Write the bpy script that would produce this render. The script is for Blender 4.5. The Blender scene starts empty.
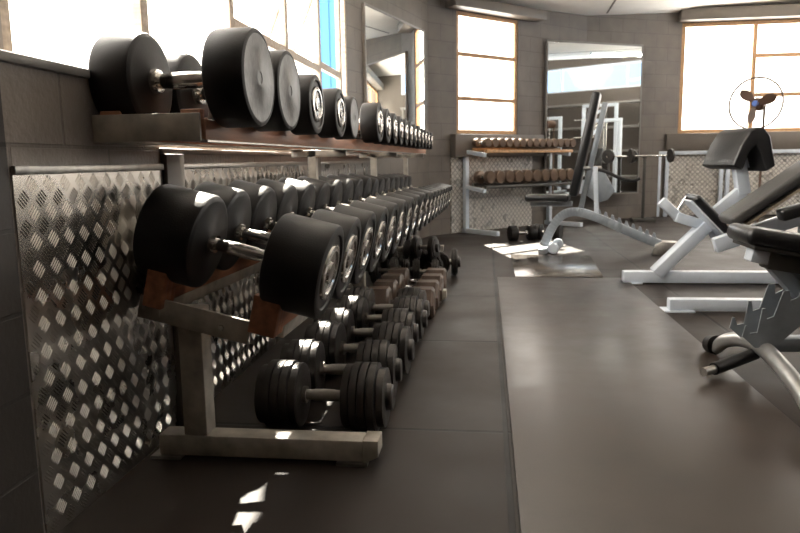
import bpy, bmesh, math, random
from mathutils import Vector, Matrix
random.seed(7)
PI = math.pi
sc = bpy.context.scene
COL = sc.collection

# ------------------------------------------------------------------ materials
def new_mat(name):
    m = bpy.data.materials.new(name); m.use_nodes = True
    nt = m.node_tree
    return m, nt, nt.nodes['Principled BSDF'], nt.nodes.new, nt.links.new

def mat(name, col, rough=.5, metal=0., noise=0., nscale=20., bump=0., bscale=80., rvar=0., spec=.5, coat=0.):
    m, nt, b, N, L = new_mat(name)
    b.inputs['Base Color'].default_value = (*col, 1)
    b.inputs['Roughness'].default_value = rough
    b.inputs['Metallic'].default_value = metal
    b.inputs['Specular IOR Level'].default_value = spec
    if coat:
        b.inputs['Coat Weight'].default_value = coat; b.inputs['Coat Roughness'].default_value = .15
    tc = N('ShaderNodeTexCoord')
    if noise:
        n = N('ShaderNodeTexNoise'); n.inputs['Scale'].default_value = nscale; n.inputs['Detail'].default_value = 6
        L(tc.outputs['Object'], n.inputs['Vector'])
        r = N('ShaderNodeMapRange'); r.inputs[1].default_value = .3; r.inputs[2].default_value = .7
        r.inputs[3].default_value = 1 - noise; r.inputs[4].default_value = 1 + noise
        L(n.outputs['Fac'], r.inputs[0])
        mx = N('ShaderNodeVectorMath'); mx.operation = 'SCALE'; mx.inputs[0].default_value = col
        L(r.outputs[0], mx.inputs['Scale']); L(mx.outputs[0], b.inputs['Base Color'])
        if rvar:
            r2 = N('ShaderNodeMapRange'); r2.inputs[1].default_value = .3; r2.inputs[2].default_value = .7
            r2.inputs[3].default_value = max(.02, rough - rvar); r2.inputs[4].default_value = rough + rvar
            L(n.outputs['Fac'], r2.inputs[0]); L(r2.outputs[0], b.inputs['Roughness'])
    if bump:
        n2 = N('ShaderNodeTexNoise'); n2.inputs['Scale'].default_value = bscale; n2.inputs['Detail'].default_value = 5
        L(tc.outputs['Object'], n2.inputs['Vector'])
        bp = N('ShaderNodeBump'); bp.inputs['Strength'].default_value = bump; bp.inputs['Distance'].default_value = .004
        L(n2.outputs['Fac'], bp.inputs['Height']); L(bp.outputs[0], b.inputs['Normal'])
    return m

def block_mat(name, col, axes='XZ', bw=.44, bh=.2, strength=.5, rough=.5):
    """painted concrete blocks: mortar grooves + rough face, from object coordinates"""
    m, nt, b, N, L = new_mat(name)
    tc = N('ShaderNodeTexCoord'); sp = N('ShaderNodeSeparateXYZ'); L(tc.outputs['Object'], sp.inputs[0])
    cb = N('ShaderNodeCombineXYZ'); L(sp.outputs['X' if axes[0] == 'X' else 'Y'], cb.inputs[0]); L(sp.outputs['Z'], cb.inputs[1])
    br = N('ShaderNodeTexBrick'); L(cb.outputs[0], br.inputs['Vector'])
    br.inputs['Scale'].default_value = 1; br.inputs['Brick Width'].default_value = bw; br.inputs['Row Height'].default_value = bh
    br.inputs['Mortar Size'].default_value = .006; br.inputs['Mortar Smooth'].default_value = .3
    br.inputs['Color1'].default_value = (1, 1, 1, 1); br.inputs['Color2'].default_value = (1, 1, 1, 1); br.inputs['Mortar'].default_value = (0, 0, 0, 1)
    n = N('ShaderNodeTexNoise'); n.inputs['Scale'].default_value = 60; n.inputs['Detail'].default_value = 6; L(tc.outputs['Object'], n.inputs['Vector'])
    ma = N('ShaderNodeMath'); ma.operation = 'MULTIPLY_ADD'; L(n.outputs['Fac'], ma.inputs[0]); ma.inputs[1].default_value = .5; L(br.outputs['Color'], ma.inputs[2])
    bp = N('ShaderNodeBump'); bp.inputs['Strength'].default_value = strength; bp.inputs['Distance'].default_value = .006
    L(ma.outputs[0], bp.inputs['Height']); L(bp.outputs[0], b.inputs['Normal'])
    mr = N('ShaderNodeMapRange'); mr.inputs[3].default_value = .72; mr.inputs[4].default_value = 1.0; L(br.outputs['Color'], mr.inputs[0])
    n3 = N('ShaderNodeTexNoise'); n3.inputs['Scale'].default_value = 4; n3.inputs['Detail'].default_value = 4; L(tc.outputs['Object'], n3.inputs['Vector'])
    m3 = N('ShaderNodeMapRange'); m3.inputs[1].default_value = .3; m3.inputs[2].default_value = .7; m3.inputs[3].default_value = .85; m3.inputs[4].default_value = 1.15
    L(n3.outputs['Fac'], m3.inputs[0])
    mm = N('ShaderNodeMath'); mm.operation = 'MULTIPLY'; L(mr.outputs[0], mm.inputs[0]); L(m3.outputs[0], mm.inputs[1])
    v = N('ShaderNodeVectorMath'); v.operation = 'SCALE'; v.inputs[0].default_value = col; L(mm.outputs[0], v.inputs['Scale'])
    L(v.outputs[0], b.inputs['Base Color'])
    b.inputs['Roughness'].default_value = rough
    return m

def tread_mat(name, axes='YZ', pitch=.0495, col=(.62, .60, .57)):
    """aluminium five-bar tread plate: groups of five raised bars alternating direction"""
    m, nt, b, N, L = new_mat(name)
    tc = N('ShaderNodeTexCoord'); sp = N('ShaderNodeSeparateXYZ'); L(tc.outputs['Object'], sp.inputs[0])
    def M(op, a, c=None, d=None):
        n = N('ShaderNodeMath'); n.operation = op
        for i, v in enumerate((a, c, d)):
            if v is None: continue
            if isinstance(v, (int, float)): n.inputs[i].default_value = v
            else: L(v, n.inputs[i])
        return n.outputs[0]
    hh = sp.outputs['Y' if axes[0] == 'Y' else 'X']
    u = M('MULTIPLY', M('ADD', hh, sp.outputs['Z']), .70711 / pitch)
    w = M('MULTIPLY', M('SUBTRACT', sp.outputs['Z'], hh), .70711 / pitch)
    fu, fw = M('FLOOR', u), M('FLOOR', w)
    lu = M('SUBTRACT', M('SUBTRACT', u, fu), .5); lw = M('SUBTRACT', M('SUBTRACT', w, fw), .5)
    par = M('FLOORED_MODULO', M('ADD', fu, fw), 2.0); npar = M('SUBTRACT', 1.0, par)
    a = M('ADD', M('MULTIPLY', lu, par), M('MULTIPLY', lw, npar))
    l = M('ADD', M('MULTIPLY', lw, par), M('MULTIPLY', lu, npar))
    stripes = M('ADD', M('MULTIPLY', M('COSINE', M('MULTIPLY', a, 2 * PI / .155)), .5), .5)
    ma = M('SMOOTH_MIN', M('MULTIPLY', M('SUBTRACT', .40, M('ABSOLUTE', a)), 12), 1.0, .1)
    ml = M('MULTIPLY', M('SUBTRACT', .44, M('ABSOLUTE', l)), 7)
    mk = M('MAXIMUM', M('MINIMUM', M('MINIMUM', ma, ml), 1.0), 0.0)
    h = M('MULTIPLY', stripes, mk)
    n = N('ShaderNodeTexNoise'); n.inputs['Scale'].default_value = 7; n.inputs['Detail'].default_value = 2; L(tc.outputs['Object'], n.inputs['Vector'])
    h2 = M('ADD', h, M('MULTIPLY', n.outputs['Fac'], 4.0))
    bp = N('ShaderNodeBump'); bp.inputs['Strength'].default_value = .9; bp.inputs['Distance'].default_value = .0017
    L(h2, bp.inputs['Height']); L(bp.outputs[0], b.inputs['Normal'])
    b.inputs['Metallic'].default_value = 1
    mr = N('ShaderNodeMapRange'); mr.inputs[3].default_value = .42; mr.inputs[4].default_value = 1.15; L(h, mr.inputs[0])
    v = N('ShaderNodeVectorMath'); v.operation = 'SCALE'; v.inputs[0].default_value = col; L(mr.outputs[0], v.inputs['Scale'])
    L(v.outputs[0], b.inputs['Base Color'])
    mr2 = N('ShaderNodeMapRange'); mr2.inputs[1].default_value = .3; mr2.inputs[2].default_value = .7
    mr2.inputs[3].default_value = .24; mr2.inputs[4].default_value = .38; L(n.outputs['Fac'], mr2.inputs[0]); L(mr2.outputs[0], b.inputs['Roughness'])
    return m

def floor_mat():
    m, nt, b, N, L = new_mat('rubber_floor_tiles')
    tc = N('ShaderNodeTexCoord')
    mp = N('ShaderNodeMapping'); mp.inputs['Location'].default_value = (-.07, -2.37, 0); L(tc.outputs['Object'], mp.inputs[0])
    br = N('ShaderNodeTexBrick'); br.offset = 0; L(mp.outputs[0], br.inputs['Vector'])
    br.inputs['Scale'].default_value = 1; br.inputs['Brick Width'].default_value = 1.24; br.inputs['Row Height'].default_value = 1.24
    br.inputs['Mortar Size'].default_value = .011; br.inputs['Mortar Smooth'].default_value = .4
    br.inputs['Color1'].default_value = (1, 1, 1, 1); br.inputs['Color2'].default_value = (.80, .80, .80, 1); br.inputs['Mortar'].default_value = (.12, .12, .12, 1)
    n = N('ShaderNodeTexNoise'); n.inputs['Scale'].default_value = 2.2; n.inputs['Detail'].default_value = 7; n.inputs['Roughness'].default_value = .6
    L(tc.outputs['Object'], n.inputs['Vector'])
    mr = N('ShaderNodeMapRange'); mr.inputs[1].default_value = .3; mr.inputs[2].default_value = .7; mr.inputs[3].default_value = .75; mr.inputs[4].default_value = 1.3
    L(n.outputs['Fac'], mr.inputs[0])
    v0 = N('ShaderNodeVectorMath'); v0.operation = 'SCALE'; v0.inputs[0].default_value = (.026, .0185, .0145); L(mr.outputs[0], v0.inputs['Scale'])
    v1 = N('ShaderNodeVectorMath'); v1.operation = 'MULTIPLY'; L(v0.outputs[0], v1.inputs[0]); L(br.outputs['Color'], v1.inputs[1])
    L(v1.outputs[0], b.inputs['Base Color'])
    b.inputs['Specular IOR Level'].default_value = .3
    n2 = N('ShaderNodeTexNoise'); n2.inputs['Scale'].default_value = 250; n2.inputs['Detail'].default_value = 3; L(tc.outputs['Object'], n2.inputs['Vector'])
    ad = N('ShaderNodeMath'); ad.operation = 'MULTIPLY_ADD'; L(n2.outputs['Fac'], ad.inputs[0]); ad.inputs[1].default_value = .15; L(br.outputs['Color'], ad.inputs[2])
    bp = N('ShaderNodeBump'); bp.inputs['Strength'].default_value = .5; bp.inputs['Distance'].default_value = .004
    L(ad.outputs[0], bp.inputs['Height']); L(bp.outputs[0], b.inputs['Normal'])
    r2 = N('ShaderNodeMapRange'); r2.inputs[1].default_value = .3; r2.inputs[2].default_value = .7; r2.inputs[3].default_value = .45; r2.inputs[4].default_value = .60
    L(n.outputs['Fac'], r2.inputs[0]); L(r2.outputs[0], b.inputs['Roughness'])
    return m

def mat_mat(name='platform_mat', col=(.046, .034, .027), lo=.28, hi=.42):
    """worn smooth platform with dust, scuffs and scratches"""
    m, nt, b, N, L = new_mat(name)
    tc = N('ShaderNodeTexCoord')
    n = N('ShaderNodeTexNoise'); n.inputs['Scale'].default_value = 3; n.inputs['Detail'].default_value = 9; n.inputs['Roughness'].default_value = .65
    L(tc.outputs['Object'], n.inputs['Vector'])
    mp = N('ShaderNodeMapping'); mp.inputs['Scale'].default_value = (170, 34, 1); mp.inputs['Rotation'].default_value = (0, 0, .9); L(tc.outputs['Object'], mp.inputs[0])
    sc_ = N('ShaderNodeTexNoise'); sc_.inputs['Scale'].default_value = 1.6; sc_.inputs['Detail'].default_value = 3; L(mp.outputs[0], sc_.inputs['Vector'])
    mk = N('ShaderNodeMapRange'); mk.inputs[1].default_value = .74; mk.inputs[2].default_value = .80; mk.inputs[3].default_value = 1; mk.inputs[4].default_value = .45
    L(sc_.outputs['Fac'], mk.inputs[0])
    mr = N('ShaderNodeMapRange'); mr.inputs[1].default_value = .3; mr.inputs[2].default_value = .7; mr.inputs[3].default_value = .75; mr.inputs[4].default_value = 1.3
    L(n.outputs['Fac'], mr.inputs[0])
    v = N('ShaderNodeVectorMath'); v.operation = 'SCALE'; v.inputs[0].default_value = col; L(mr.outputs[0], v.inputs['Scale'])
    L(v.outputs[0], b.inputs['Base Color'])
    r2 = N('ShaderNodeMapRange'); r2.inputs[1].default_value = .3; r2.inputs[2].default_value = .7; r2.inputs[3].default_value = lo; r2.inputs[4].default_value = hi
    L(n.outputs['Fac'], r2.inputs[0]); L(r2.outputs[0], b.inputs['Roughness'])
    bp = N('ShaderNodeBump'); bp.inputs['Strength'].default_value = .3; bp.inputs['Distance'].default_value = .001
    L(sc_.outputs['Fac'], bp.inputs['Height']); L(bp.outputs[0], b.inputs['Normal'])
    return m

def wood_mat(name, col):
    m, nt, b, N, L = new_mat(name)
    tc = N('ShaderNodeTexCoord'); mp = N('ShaderNodeMapping'); mp.inputs['Scale'].default_value = (40, 3, 40); L(tc.outputs['Object'], mp.inputs[0])
    n = N('ShaderNodeTexNoise'); n.inputs['Scale'].default_value = 1; n.inputs['Detail'].default_value = 5; L(mp.outputs[0], n.inputs['Vector'])
    mr = N('ShaderNodeMapRange'); mr.inputs[1].default_value = .3; mr.inputs[2].default_value = .7; mr.inputs[3].default_value = .7; mr.inputs[4].default_value = 1.25
    L(n.outputs['Fac'], mr.inputs[0])
    v = N('ShaderNodeVectorMath'); v.operation = 'SCALE'; v.inputs[0].default_value = col; L(mr.outputs[0], v.inputs['Scale']); L(v.outputs[0], b.inputs['Base Color'])
    b.inputs['Roughness'].default_value = .5
    return m

def glass_mat():
    m = bpy.data.materials.new('window_glass'); m.use_nodes = True; nt = m.node_tree; nt.nodes.clear()
    o = nt.nodes.new('ShaderNodeOutputMaterial'); mx = nt.nodes.new('ShaderNodeMixShader'); t = nt.nodes.new('ShaderNodeBsdfTransparent'); g = nt.nodes.new('ShaderNodeBsdfGlossy')
    t.inputs[0].default_value = (.98, .98, .97, 1); g.inputs['Roughness'].default_value = .02; mx.inputs[0].default_value = .05
    nt.links.new(t.outputs[0], mx.inputs[1]); nt.links.new(g.outputs[0], mx.inputs[2]); nt.links.new(mx.outputs[0], o.inputs[0])
    return m

def emit_mat(name, col, s):
    m, nt, b, N, L = new_mat(name)
    b.inputs['Base Color'].default_value = (*col, 1); b.inputs['Emission Color'].default_value = (*col, 1); b.inputs['Emission Strength'].default_value = s
    return m

RUB = mat('black_rubber', (.0065, .005, .0045), .48, spec=.36, bump=.15, bscale=220, noise=.2, nscale=9, rvar=.06)
RUBW = mat('worn_rubber', (.028, .025, .022), .5, bump=.3, bscale=120, noise=.35, nscale=14, rvar=.1)
FACE = mat('scuffed_rubber_face', (.13, .125, .12), .42, noise=.35, nscale=18, bump=.6, bscale=35)
CHROME = mat('chrome', (.62, .60, .57), .16, 1., noise=.15, nscale=30, rvar=.06)
STEEL = mat('dull_steel', (.40, .38, .35), .38, 1., noise=.25, nscale=25, rvar=.1)
KNURL = mat('knurled_steel', (.45, .42, .38), .34, 1., bump=1., bscale=500)
CASTIRON = mat('cast_iron_plate', (.050, .044, .040), .36, .35, noise=.3, nscale=12, bump=.35, bscale=90, rvar=.08)
BROWNIRON = mat('brown_enamel', (.095, .058, .038), .45, noise=.25, nscale=10)
RACK = mat('rack_grey_paint', (.46, .42, .36), .42, noise=.3, nscale=16, rvar=.1, bump=.1, bscale=40)
WOOD = wood_mat('stained_wood', (.44, .20, .11))
TIMBER = wood_mat('window_timber', (.50, .29, .14))
TIMBERL = wood_mat('pale_window_timber', (.42, .34, .26))
WHITE = mat('white_enamel', (.68, .74, .82), .32, noise=.06, nscale=12, coat=.3)
GREYP = mat('silver_grey_paint', (.36, .40, .44), .36, .5, noise=.12, nscale=14)
SILVER = mat('silver_paint', (.50, .50, .49), .30, .7, noise=.1, nscale=14)
DKGREY = mat('dark_grey_steel', (.10, .095, .085), .42, .6, noise=.15, nscale=10)
VINYL = mat('black_vinyl', (.012, .012, .013), .30, bump=.35, bscale=60, spec=.6)
VINYLG = mat('faded_grey_vinyl', (.055, .053, .052), .45, bump=.35, bscale=60)
PLASTIC = mat('fan_brown_plastic', (.13, .075, .05), .4)
BLUE = mat('blue_plastic', (.12, .25, .75), .4)
BLOCKY = block_mat('painted_blocks', (.25, .21, .18), 'YZ', .44, .2, 1., .36)
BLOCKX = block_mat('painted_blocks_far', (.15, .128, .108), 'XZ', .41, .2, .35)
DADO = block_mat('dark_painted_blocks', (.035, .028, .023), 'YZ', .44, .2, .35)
WALLP = mat('grey_wall_paint', (.155, .133, .112), .5, noise=.1, nscale=5)
SILL = mat('sill_paint', (.24, .225, .21), .4, noise=.15, nscale=12)
TREADY = tread_mat('tread_plate', 'YZ')
TREADG = mat('aluminium_sheet', (.60, .56, .51), .27, 1., noise=.12, nscale=5, rvar=.06, bump=0)
TREADX = tread_mat('tread_plate_far', 'XZ', .055, (.80, .75, .68))  # paler far sheets: sunlit brightness put into the colour
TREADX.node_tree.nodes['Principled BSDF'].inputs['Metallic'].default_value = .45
FLOOR = floor_mat()
MATM = mat_mat()
MATS = mat_mat('small_glossy_mat', (.10, .088, .078), .12, .22)
CEIL = mat('ceiling_board', (.84, .80, .74), .8, noise=.04, nscale=3)
GLASS = glass_mat()
MIRROR = mat('mirror_silver', (.86, .88, .86), .015, 1.)
TUBE = emit_mat('fluorescent_tube', (1., .94, .85), 55.)
CLAD = mat('blue_cladding', (.045, .15, .30), .6)
PALEI = mat('pale_enamel', (.17, .115, .08), .30, .5)

# ------------------------------------------------------------------ mesh builder
class MB:
    def __init__(s): s.v = []; s.f = []
    def add(s, vs, fs):
        o = len(s.v); s.v += [tuple(v) for v in vs]; s.f += [tuple(i + o for i in f) for f in fs]; return s
    def box(s, x0, x1, y0, y1, z0, z1):
        vs = [(x, y, z) for z in (z0, z1) for y in (y0, y1) for x in (x0, x1)]
        return s.add(vs, [(0, 2, 3, 1), (4, 5, 7, 6), (0, 1, 5, 4), (2, 6, 7, 3), (0, 4, 6, 2), (1, 3, 7, 5)])
    def bar(s, p, q, w, h, up=(0, 0, 1)):
        """rectangular bar p->q, w across, h along 'up'"""
        p, q = Vector(p), Vector(q); d = (q - p).normalized(); a = d.cross(Vector(up)).normalized(); u = a.cross(d).normalized()
        vs = [e + a * sx * w / 2 + u * sz * h / 2 for e in (p, q) for sx, sz in ((-1, -1), (1, -1), (1, 1), (-1, 1))]
        return s.add(vs, [(3, 2, 1, 0), (4, 5, 6, 7), (0, 1, 5, 4), (1, 2, 6, 5), (2, 3, 7, 6), (3, 0, 4, 7)])
    def lathe(s, prof, o, d, seg=40, rot=0.):
        o, d = Vector(o), Vector(d).normalized()
        ref = Vector((0, 0, 1)) if abs(d.z) < .9 else Vector((0, 1, 0))
        a = d.cross(ref).normalized(); u = a.cross(d).normalized()
        vs = []; fs = []; rings = []
        for t, r in prof:
            if r < 1e-6: rings.append([len(vs)]); vs.append(o + d * t)
            else:
                rings.append(list(range(len(vs), len(vs) + seg)))
                vs += [o + d * t + (a * math.cos(rot + 2 * PI * k / seg) + u * math.sin(rot + 2 * PI * k / seg)) * r for k in range(seg)]
        for A, B in zip(rings, rings[1:]):
            for k in range(seg):
                k2 = (k + 1) % seg
                if len(A) == 1 and len(B) == 1: continue
                if len(A) == 1: fs.append((A[0], B[k2], B[k]))
                elif len(B) == 1: fs.append((A[k], A[k2], B[0]))
                else: fs.append((A[k], A[k2], B[k2], B[k]))
        return s.add(vs, fs)
    def cyl(s, p, q, r, seg=20):
        p, q = Vector(p), Vector(q); L = (q - p).length
        return s.lathe([(0, 0), (0, r), (L, r), (L, 0)], p, q - p, seg)
    def tube(s, pts, r, seg=14, closed=False):
        pts = [Vector(p) for p in pts]; n = len(pts); vs = []; fs = []; prev = None
        for i, p in enumerate(pts):
            if closed: d = (pts[(i + 1) % n] - pts[i - 1])
            else: d = pts[min(i + 1, n - 1)] - pts[max(i - 1, 0)]
            d.normalize()
            if prev is None: a = d.orthogonal().normalized()
            else: a = (prev - d * prev.dot(d)).normalized()
            prev = a; u = d.cross(a)
            rr = r[i] if isinstance(r, (list, tuple)) else r
            vs += [p + (a * math.cos(2 * PI * k / seg) + u * math.sin(2 * PI * k / seg)) * rr for k in range(seg)]
        for i in range(n if closed else n - 1):
            j = (i + 1) % n
            for k in range(seg):
                k2 = (k + 1) % seg; fs.append((i * seg + k, i * seg + k2, j * seg + k2, j * seg + k))
        if not closed: fs += [tuple(range(seg))[::-1], tuple((n - 1) * seg + k for k in range(seg))]
        return s.add(vs, fs)
    def prism(s, poly, e, plane='xz', c=0.):
        """polygon in a plane extruded from c to e along the third axis"""
        n = len(poly)
        def mk(a, b, t): return {'xz': (a, t, b), 'xy': (a, b, t), 'yz': (t, a, b)}[plane]
        vs = [mk(a, b, c) for a, b in poly] + [mk(a, b, e) for a, b in poly]
        fs = [tuple(range(n))[::-1], tuple(range(n, 2 * n))] + [(i, (i + 1) % n, n + (i + 1) % n, n + i) for i in range(n)]
        return s.add(vs, fs)
    def build(s, name, m, parent=None, loc=None, rz=0., bevel=0., smooth=True, seg=2):
        me = bpy.data.meshes.new(name); me.from_pydata(s.v, [], s.f); me.update()
        bm = bmesh.new(); bm.from_mesh(me); (len(s.f) < 4000) and bmesh.ops.recalc_face_normals(bm, faces=bm.faces)
        if bevel:
            ed = [e for e in bm.edges if len(e.link_faces) == 2 and e.calc_face_angle(0) > .5]
            bmesh.ops.bevel(bm, geom=ed, offset=bevel, segments=seg, profile=.5, affect='EDGES', clamp_overlap=True)
        bm.to_mesh(me); bm.free()
        me.materials.append(m)
        if smooth:
            me.polygons.foreach_set('use_smooth', [True] * len(me.polygons)); me.set_sharp_from_angle(angle=math.radians(38))
        o = bpy.data.objects.new(name, me); COL.objects.link(o)
        if parent is not None: o.parent = parent
        if loc is not None: o.location = loc
        if rz: o.rotation_euler.z = rz
        return o

def tag(o, label, cat, group=None, kind=None):
    o['label'] = label; o['category'] = cat
    if group: o['group'] = group
    if kind: o['kind'] = kind
    return o
def thing(name, label, cat, loc=(0, 0, 0), rz=0., group=None):
    o = bpy.data.objects.new(name, None); COL.objects.link(o); o.location = loc; o.rotation_euler = (0, 0, rz); o.empty_display_size = .1
    return tag(o, label, cat, group)
def struct(o, label=None):
    o['kind'] = 'structure'
    if label: o['label'] = label
    return o
def curve(pts, n=8):
    """Catmull-Rom through pts"""
    P = [Vector(p) for p in pts]; P = [P[0] * 2 - P[1]] + P + [P[-1] * 2 - P[-2]]; out = []
    for i in range(1, len(P) - 2):
        for k in range(n):
            t = k / n; a, b, c, d = P[i - 1:i + 3]
            out.append(.5 * ((2 * b) + (c - a) * t + (2 * a - 5 * b + 4 * c - d) * t * t + (3 * b - a - 3 * c + d) * t ** 3))
    out.append(P[-2]); return out
ORD = ['first', 'second', 'third', 'fourth', 'fifth', 'sixth', 'seventh', 'eighth', 'ninth', 'tenth', 'eleventh', 'twelfth', 'thirteenth', 'fourteenth',
       'fifteenth', 'sixteenth', 'seventeenth', 'eighteenth', 'nineteenth', 'twentieth']

# ------------------------------------------------------------------ room shell
XW = -1.11          # face of the low wall on the left
XG = -1.29          # glazing plane above it
CEILZ = lambda x, y: 3.0 + .11 * (min(x, 3.2) - 1.37) + .03 * max(0, x - 3.2) + .06 * (11 - y)
struct(MB().box(-1.7, 11.2, -2.7, 12.1, -.12, 0).build('floor', FLOOR, smooth=False))
cb = MB()
for cp in ([(-1.33, -2.6), (3.2, -2.6), (3.2, 11.76), (2.99, 11.76), (1.45, 11.04), (-.76, 8.83), (-1.33, 6.62)], [(3.2, -2.6), (11.05, -2.6), (11.05, 11.76), (3.2, 11.76)]):
    n_ = len(cp)
    cb.add([(x, y, CEILZ(x, y)) for x, y in cp] + [(x, y, CEILZ(x, y) + .04) for x, y in cp], [tuple(range(n_))[::-1], tuple(range(n_, 2 * n_))] + [(k, (k + 1) % n_, n_ + (k + 1) % n_, n_ + k) for k in range(n_)])
struct(cb.build('ceiling', CEIL, smooth=False))
# joint strips between the ceiling boards
k = 0
for x in (1.75, 4.15, 6.55, 8.95):
    k += 1
    struct(MB().bar((x, -2.5, CEILZ(x, -2.5) - .002), (x, 11.0, CEILZ(x, 11.0) - .002), .024, .008).build('trim_%d' % k, WALLP, smooth=False))

# left wall: low blockwork near, lower sill further on, glazing set back above
def left_wall():
    w = MB()
    w.box(-1.62, XW, 1.53, 2.31, 0, 1.19)
    w.box(-1.62, XW, 2.31, 7.15, 0, .985)
    w.box(-1.34, XG + .02, -2.6, 1.78, 1.19, 3.6)
    w.box(-1.33, XG + .02, 1.78, 6.65, 3.02, 3.4)
    o = struct(w.build('wall_left', BLOCKY, smooth=False))
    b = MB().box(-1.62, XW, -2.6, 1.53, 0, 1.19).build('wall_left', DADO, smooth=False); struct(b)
    s = MB().box(-1.62, XW + .012, 0.2, 2.31, 1.19, 1.215).build('trim_6', SILL, bevel=.004); struct(s)
    s = MB().box(-1.62, XW + .012, 2.31, 7.1, .985, 1.005).build('trim_7', SILL, bevel=.004); struct(s)
    struct(MB().box(XW, XW + .022, 2.315, 2.455, 0, .985).build('trim_8', WALLP, bevel=.003))
    struct(MB().box(XW, XW + .022, 4.34, 4.60, 0, .985).build('trim_9', WALLP, bevel=.003))
left_wall()
# tread plate sheets
def tread_bars(mb, y0, y1, z0, z1, x, P=.07):
    q = .70711
    for half in (0, 1):
        cy = y0 + .03 + half * P / 2
        while cy < y1 - .022:
            cz = z0 + .028 + half * P / 2
            while cz < z1 - .022:
                sg = 1 if half else -1
                for k in range(-2, 3):
                    hl = .0205 - .0012 * abs(k); a = k * .0083; w = .0024
                    pts = []
                    for (l, t, h) in ((-hl, 0, 0), (-hl * .6, -w, 0), (-hl * .6, 0, .0022), (-hl * .6, w, 0), (hl * .6, -w, 0), (hl * .6, 0, .0022), (hl * .6, w, 0), (hl, 0, 0)):
                        A = a + t
                        pts.append((x + h, cy + sg * q * l + q * A, cz + q * l - sg * q * A))
                    mb.add(pts, [(0, 1, 2), (0, 2, 3), (1, 4, 5, 2), (2, 5, 6, 3), (4, 7, 5), (5, 7, 6)])
                cz += P
            cy += P
for nm, y0, y1, lab in (('a', 1.536, 2.31, 'bright aluminium tread plate sheet nearest the camera, on the low left wall'),
                        ('b', 2.46, 4.335, 'middle sheet of aluminium tread plate on the left wall behind the dumbbell rack'),
                        ('c', 4.605, 7.0, 'farthest sheet of aluminium tread plate on the left wall behind the dumbbell rack')):
    tm = MB().box(XW + .0005, XW + .005, y0, y1, .002, .93)
    if nm != 'c': tread_bars(tm, y0, y1, .002, .93, XW + .005)
    p = tm.build('tread_plate', TREADG if nm != 'c' else TREADY, smooth=False)
    tag(p, lab, 'metal sheet', 'tread plate sheets on the left wall')
    MB().box(XW, XW + .014, y0, y1, .93, .952).build('edge_strip', STEEL, p, bevel=.003)

def wall_seg(name, p, q, holes, mtl, z1=3.75, th=.08):
    """wall from p to q (room on the right-hand side of p->q), local x along; holes (s0,s1,z0,z1)"""
    p, q = Vector(p), Vector(q); L = (q - p).length; ang = math.atan2(q.y - p.y, q.x - p.x)
    xs = sorted({0, L, *[h[0] for h in holes], *[h[1] for h in holes]})
    w = MB()
    for a, b in zip(xs, xs[1:]):
        hs = [h for h in holes if h[0] <= a + 1e-6 and h[1] >= b - 1e-6]
        if hs:
            w.box(a, b, 0, th, 0, hs[0][2]); w.box(a, b, 0, th, hs[0][3], z1)
        else: w.box(a, b, 0, th, 0, z1)
    o = w.build(name, mtl, loc=(p.x, p.y, 0), rz=ang, smooth=False); struct(o); return o, ang, L
def on_wall(p, ang, s, t, z):
    return (p[0] + math.cos(ang) * s - math.sin(ang) * t, p[1] + math.sin(ang) * s + math.cos(ang) * t, z)

A_, B_, C_, D_ = (-1.30, 6.62), (-.71, 8.8), (1.47, 10.98), (3.0, 11.7)
wall_seg('wall_back_left', A_, B_, [], BLOCKX)
_, ang45, L45 = wall_seg('wall_back_corner', B_, C_, [(.47, 1.60, 1.28, 2.79)], BLOCKX, z1=3.2)
_, ang67, L67 = wall_seg('wall_back', C_, D_, [], BLOCKX, z1=3.4)
wall_seg('wall_back_right', D_, (11.2, 11.7), [(-.05 + .0, 8.0, 1.32, 3.0)] if False else [(.001, 8.0, 1.30, 2.98)], BLOCKX, z1=4.4)
# right wall with clerestory glazing, rear wall
wall_seg('wall_right', (11, 12), (11, -2.6), [(1.0, 13.0, 2.85, 3.55)], mat('right_wall_paint', (.11, .09, .075), .6), z1=5.2)
wall_seg('wall_rear', (11.2, -2.5), (-1.7, -2.5), [], BLOCKX, z1=5.2)

# windows --------------------------------------------------------
def window(name, loc, ang, w, z0, z1, vs, hs, mtl, fr=.05, depth=.04, setback=.01):
    """frame in local x(0..w), z; vs = mullion x list, hs = list of (x0,x1,z)"""
    f = MB()
    y0, y1 = setback, setback + depth
    f.box(0, w, y0, y1, z0, z0 + fr); f.box(0, w, y0, y1, z1 - fr, z1); f.box(0, fr, y0, y1, z0 + fr, z1 - fr); f.box(w - fr, w, y0, y1, z0 + fr, z1 - fr)
    for x in vs: f.box(x - fr / 2, x + fr / 2, y0, y1, z0 + fr, z1 - fr)
    for a, b, z in hs: f.box(a, b, y0 + .002, y1 - .002, z - fr / 2, z + fr / 2)
    o = f.build(name, mtl, loc=loc, rz=ang, bevel=.004, seg=1); struct(o)
    MB().box(fr, w - fr, y0 + depth / 2 - .002, y0 + depth / 2 + .002, z0 + fr, z1 - fr).build('pane', GLASS, o, smooth=False)
    return o
w1 = window('window_1', (*on_wall(B_, ang45, .47, 0, 0)[:2], 0), ang45, 1.13, 1.28, 2.79, [], [(.05, 1.08, 2.275), (.05, 1.08, 1.725)], TIMBER)
w2 = window('window_2', (3.0, 11.7, 0), 0, 8.0, 1.30, 2.98, [1.09, 3.2, 4.3, 6.4], [(1.11, 3.18, 2.46), (1.11, 3.18, 1.87), (4.32, 6.38, 2.46), (4.32, 6.38, 1.87)], TIMBER, fr=.06)
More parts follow.
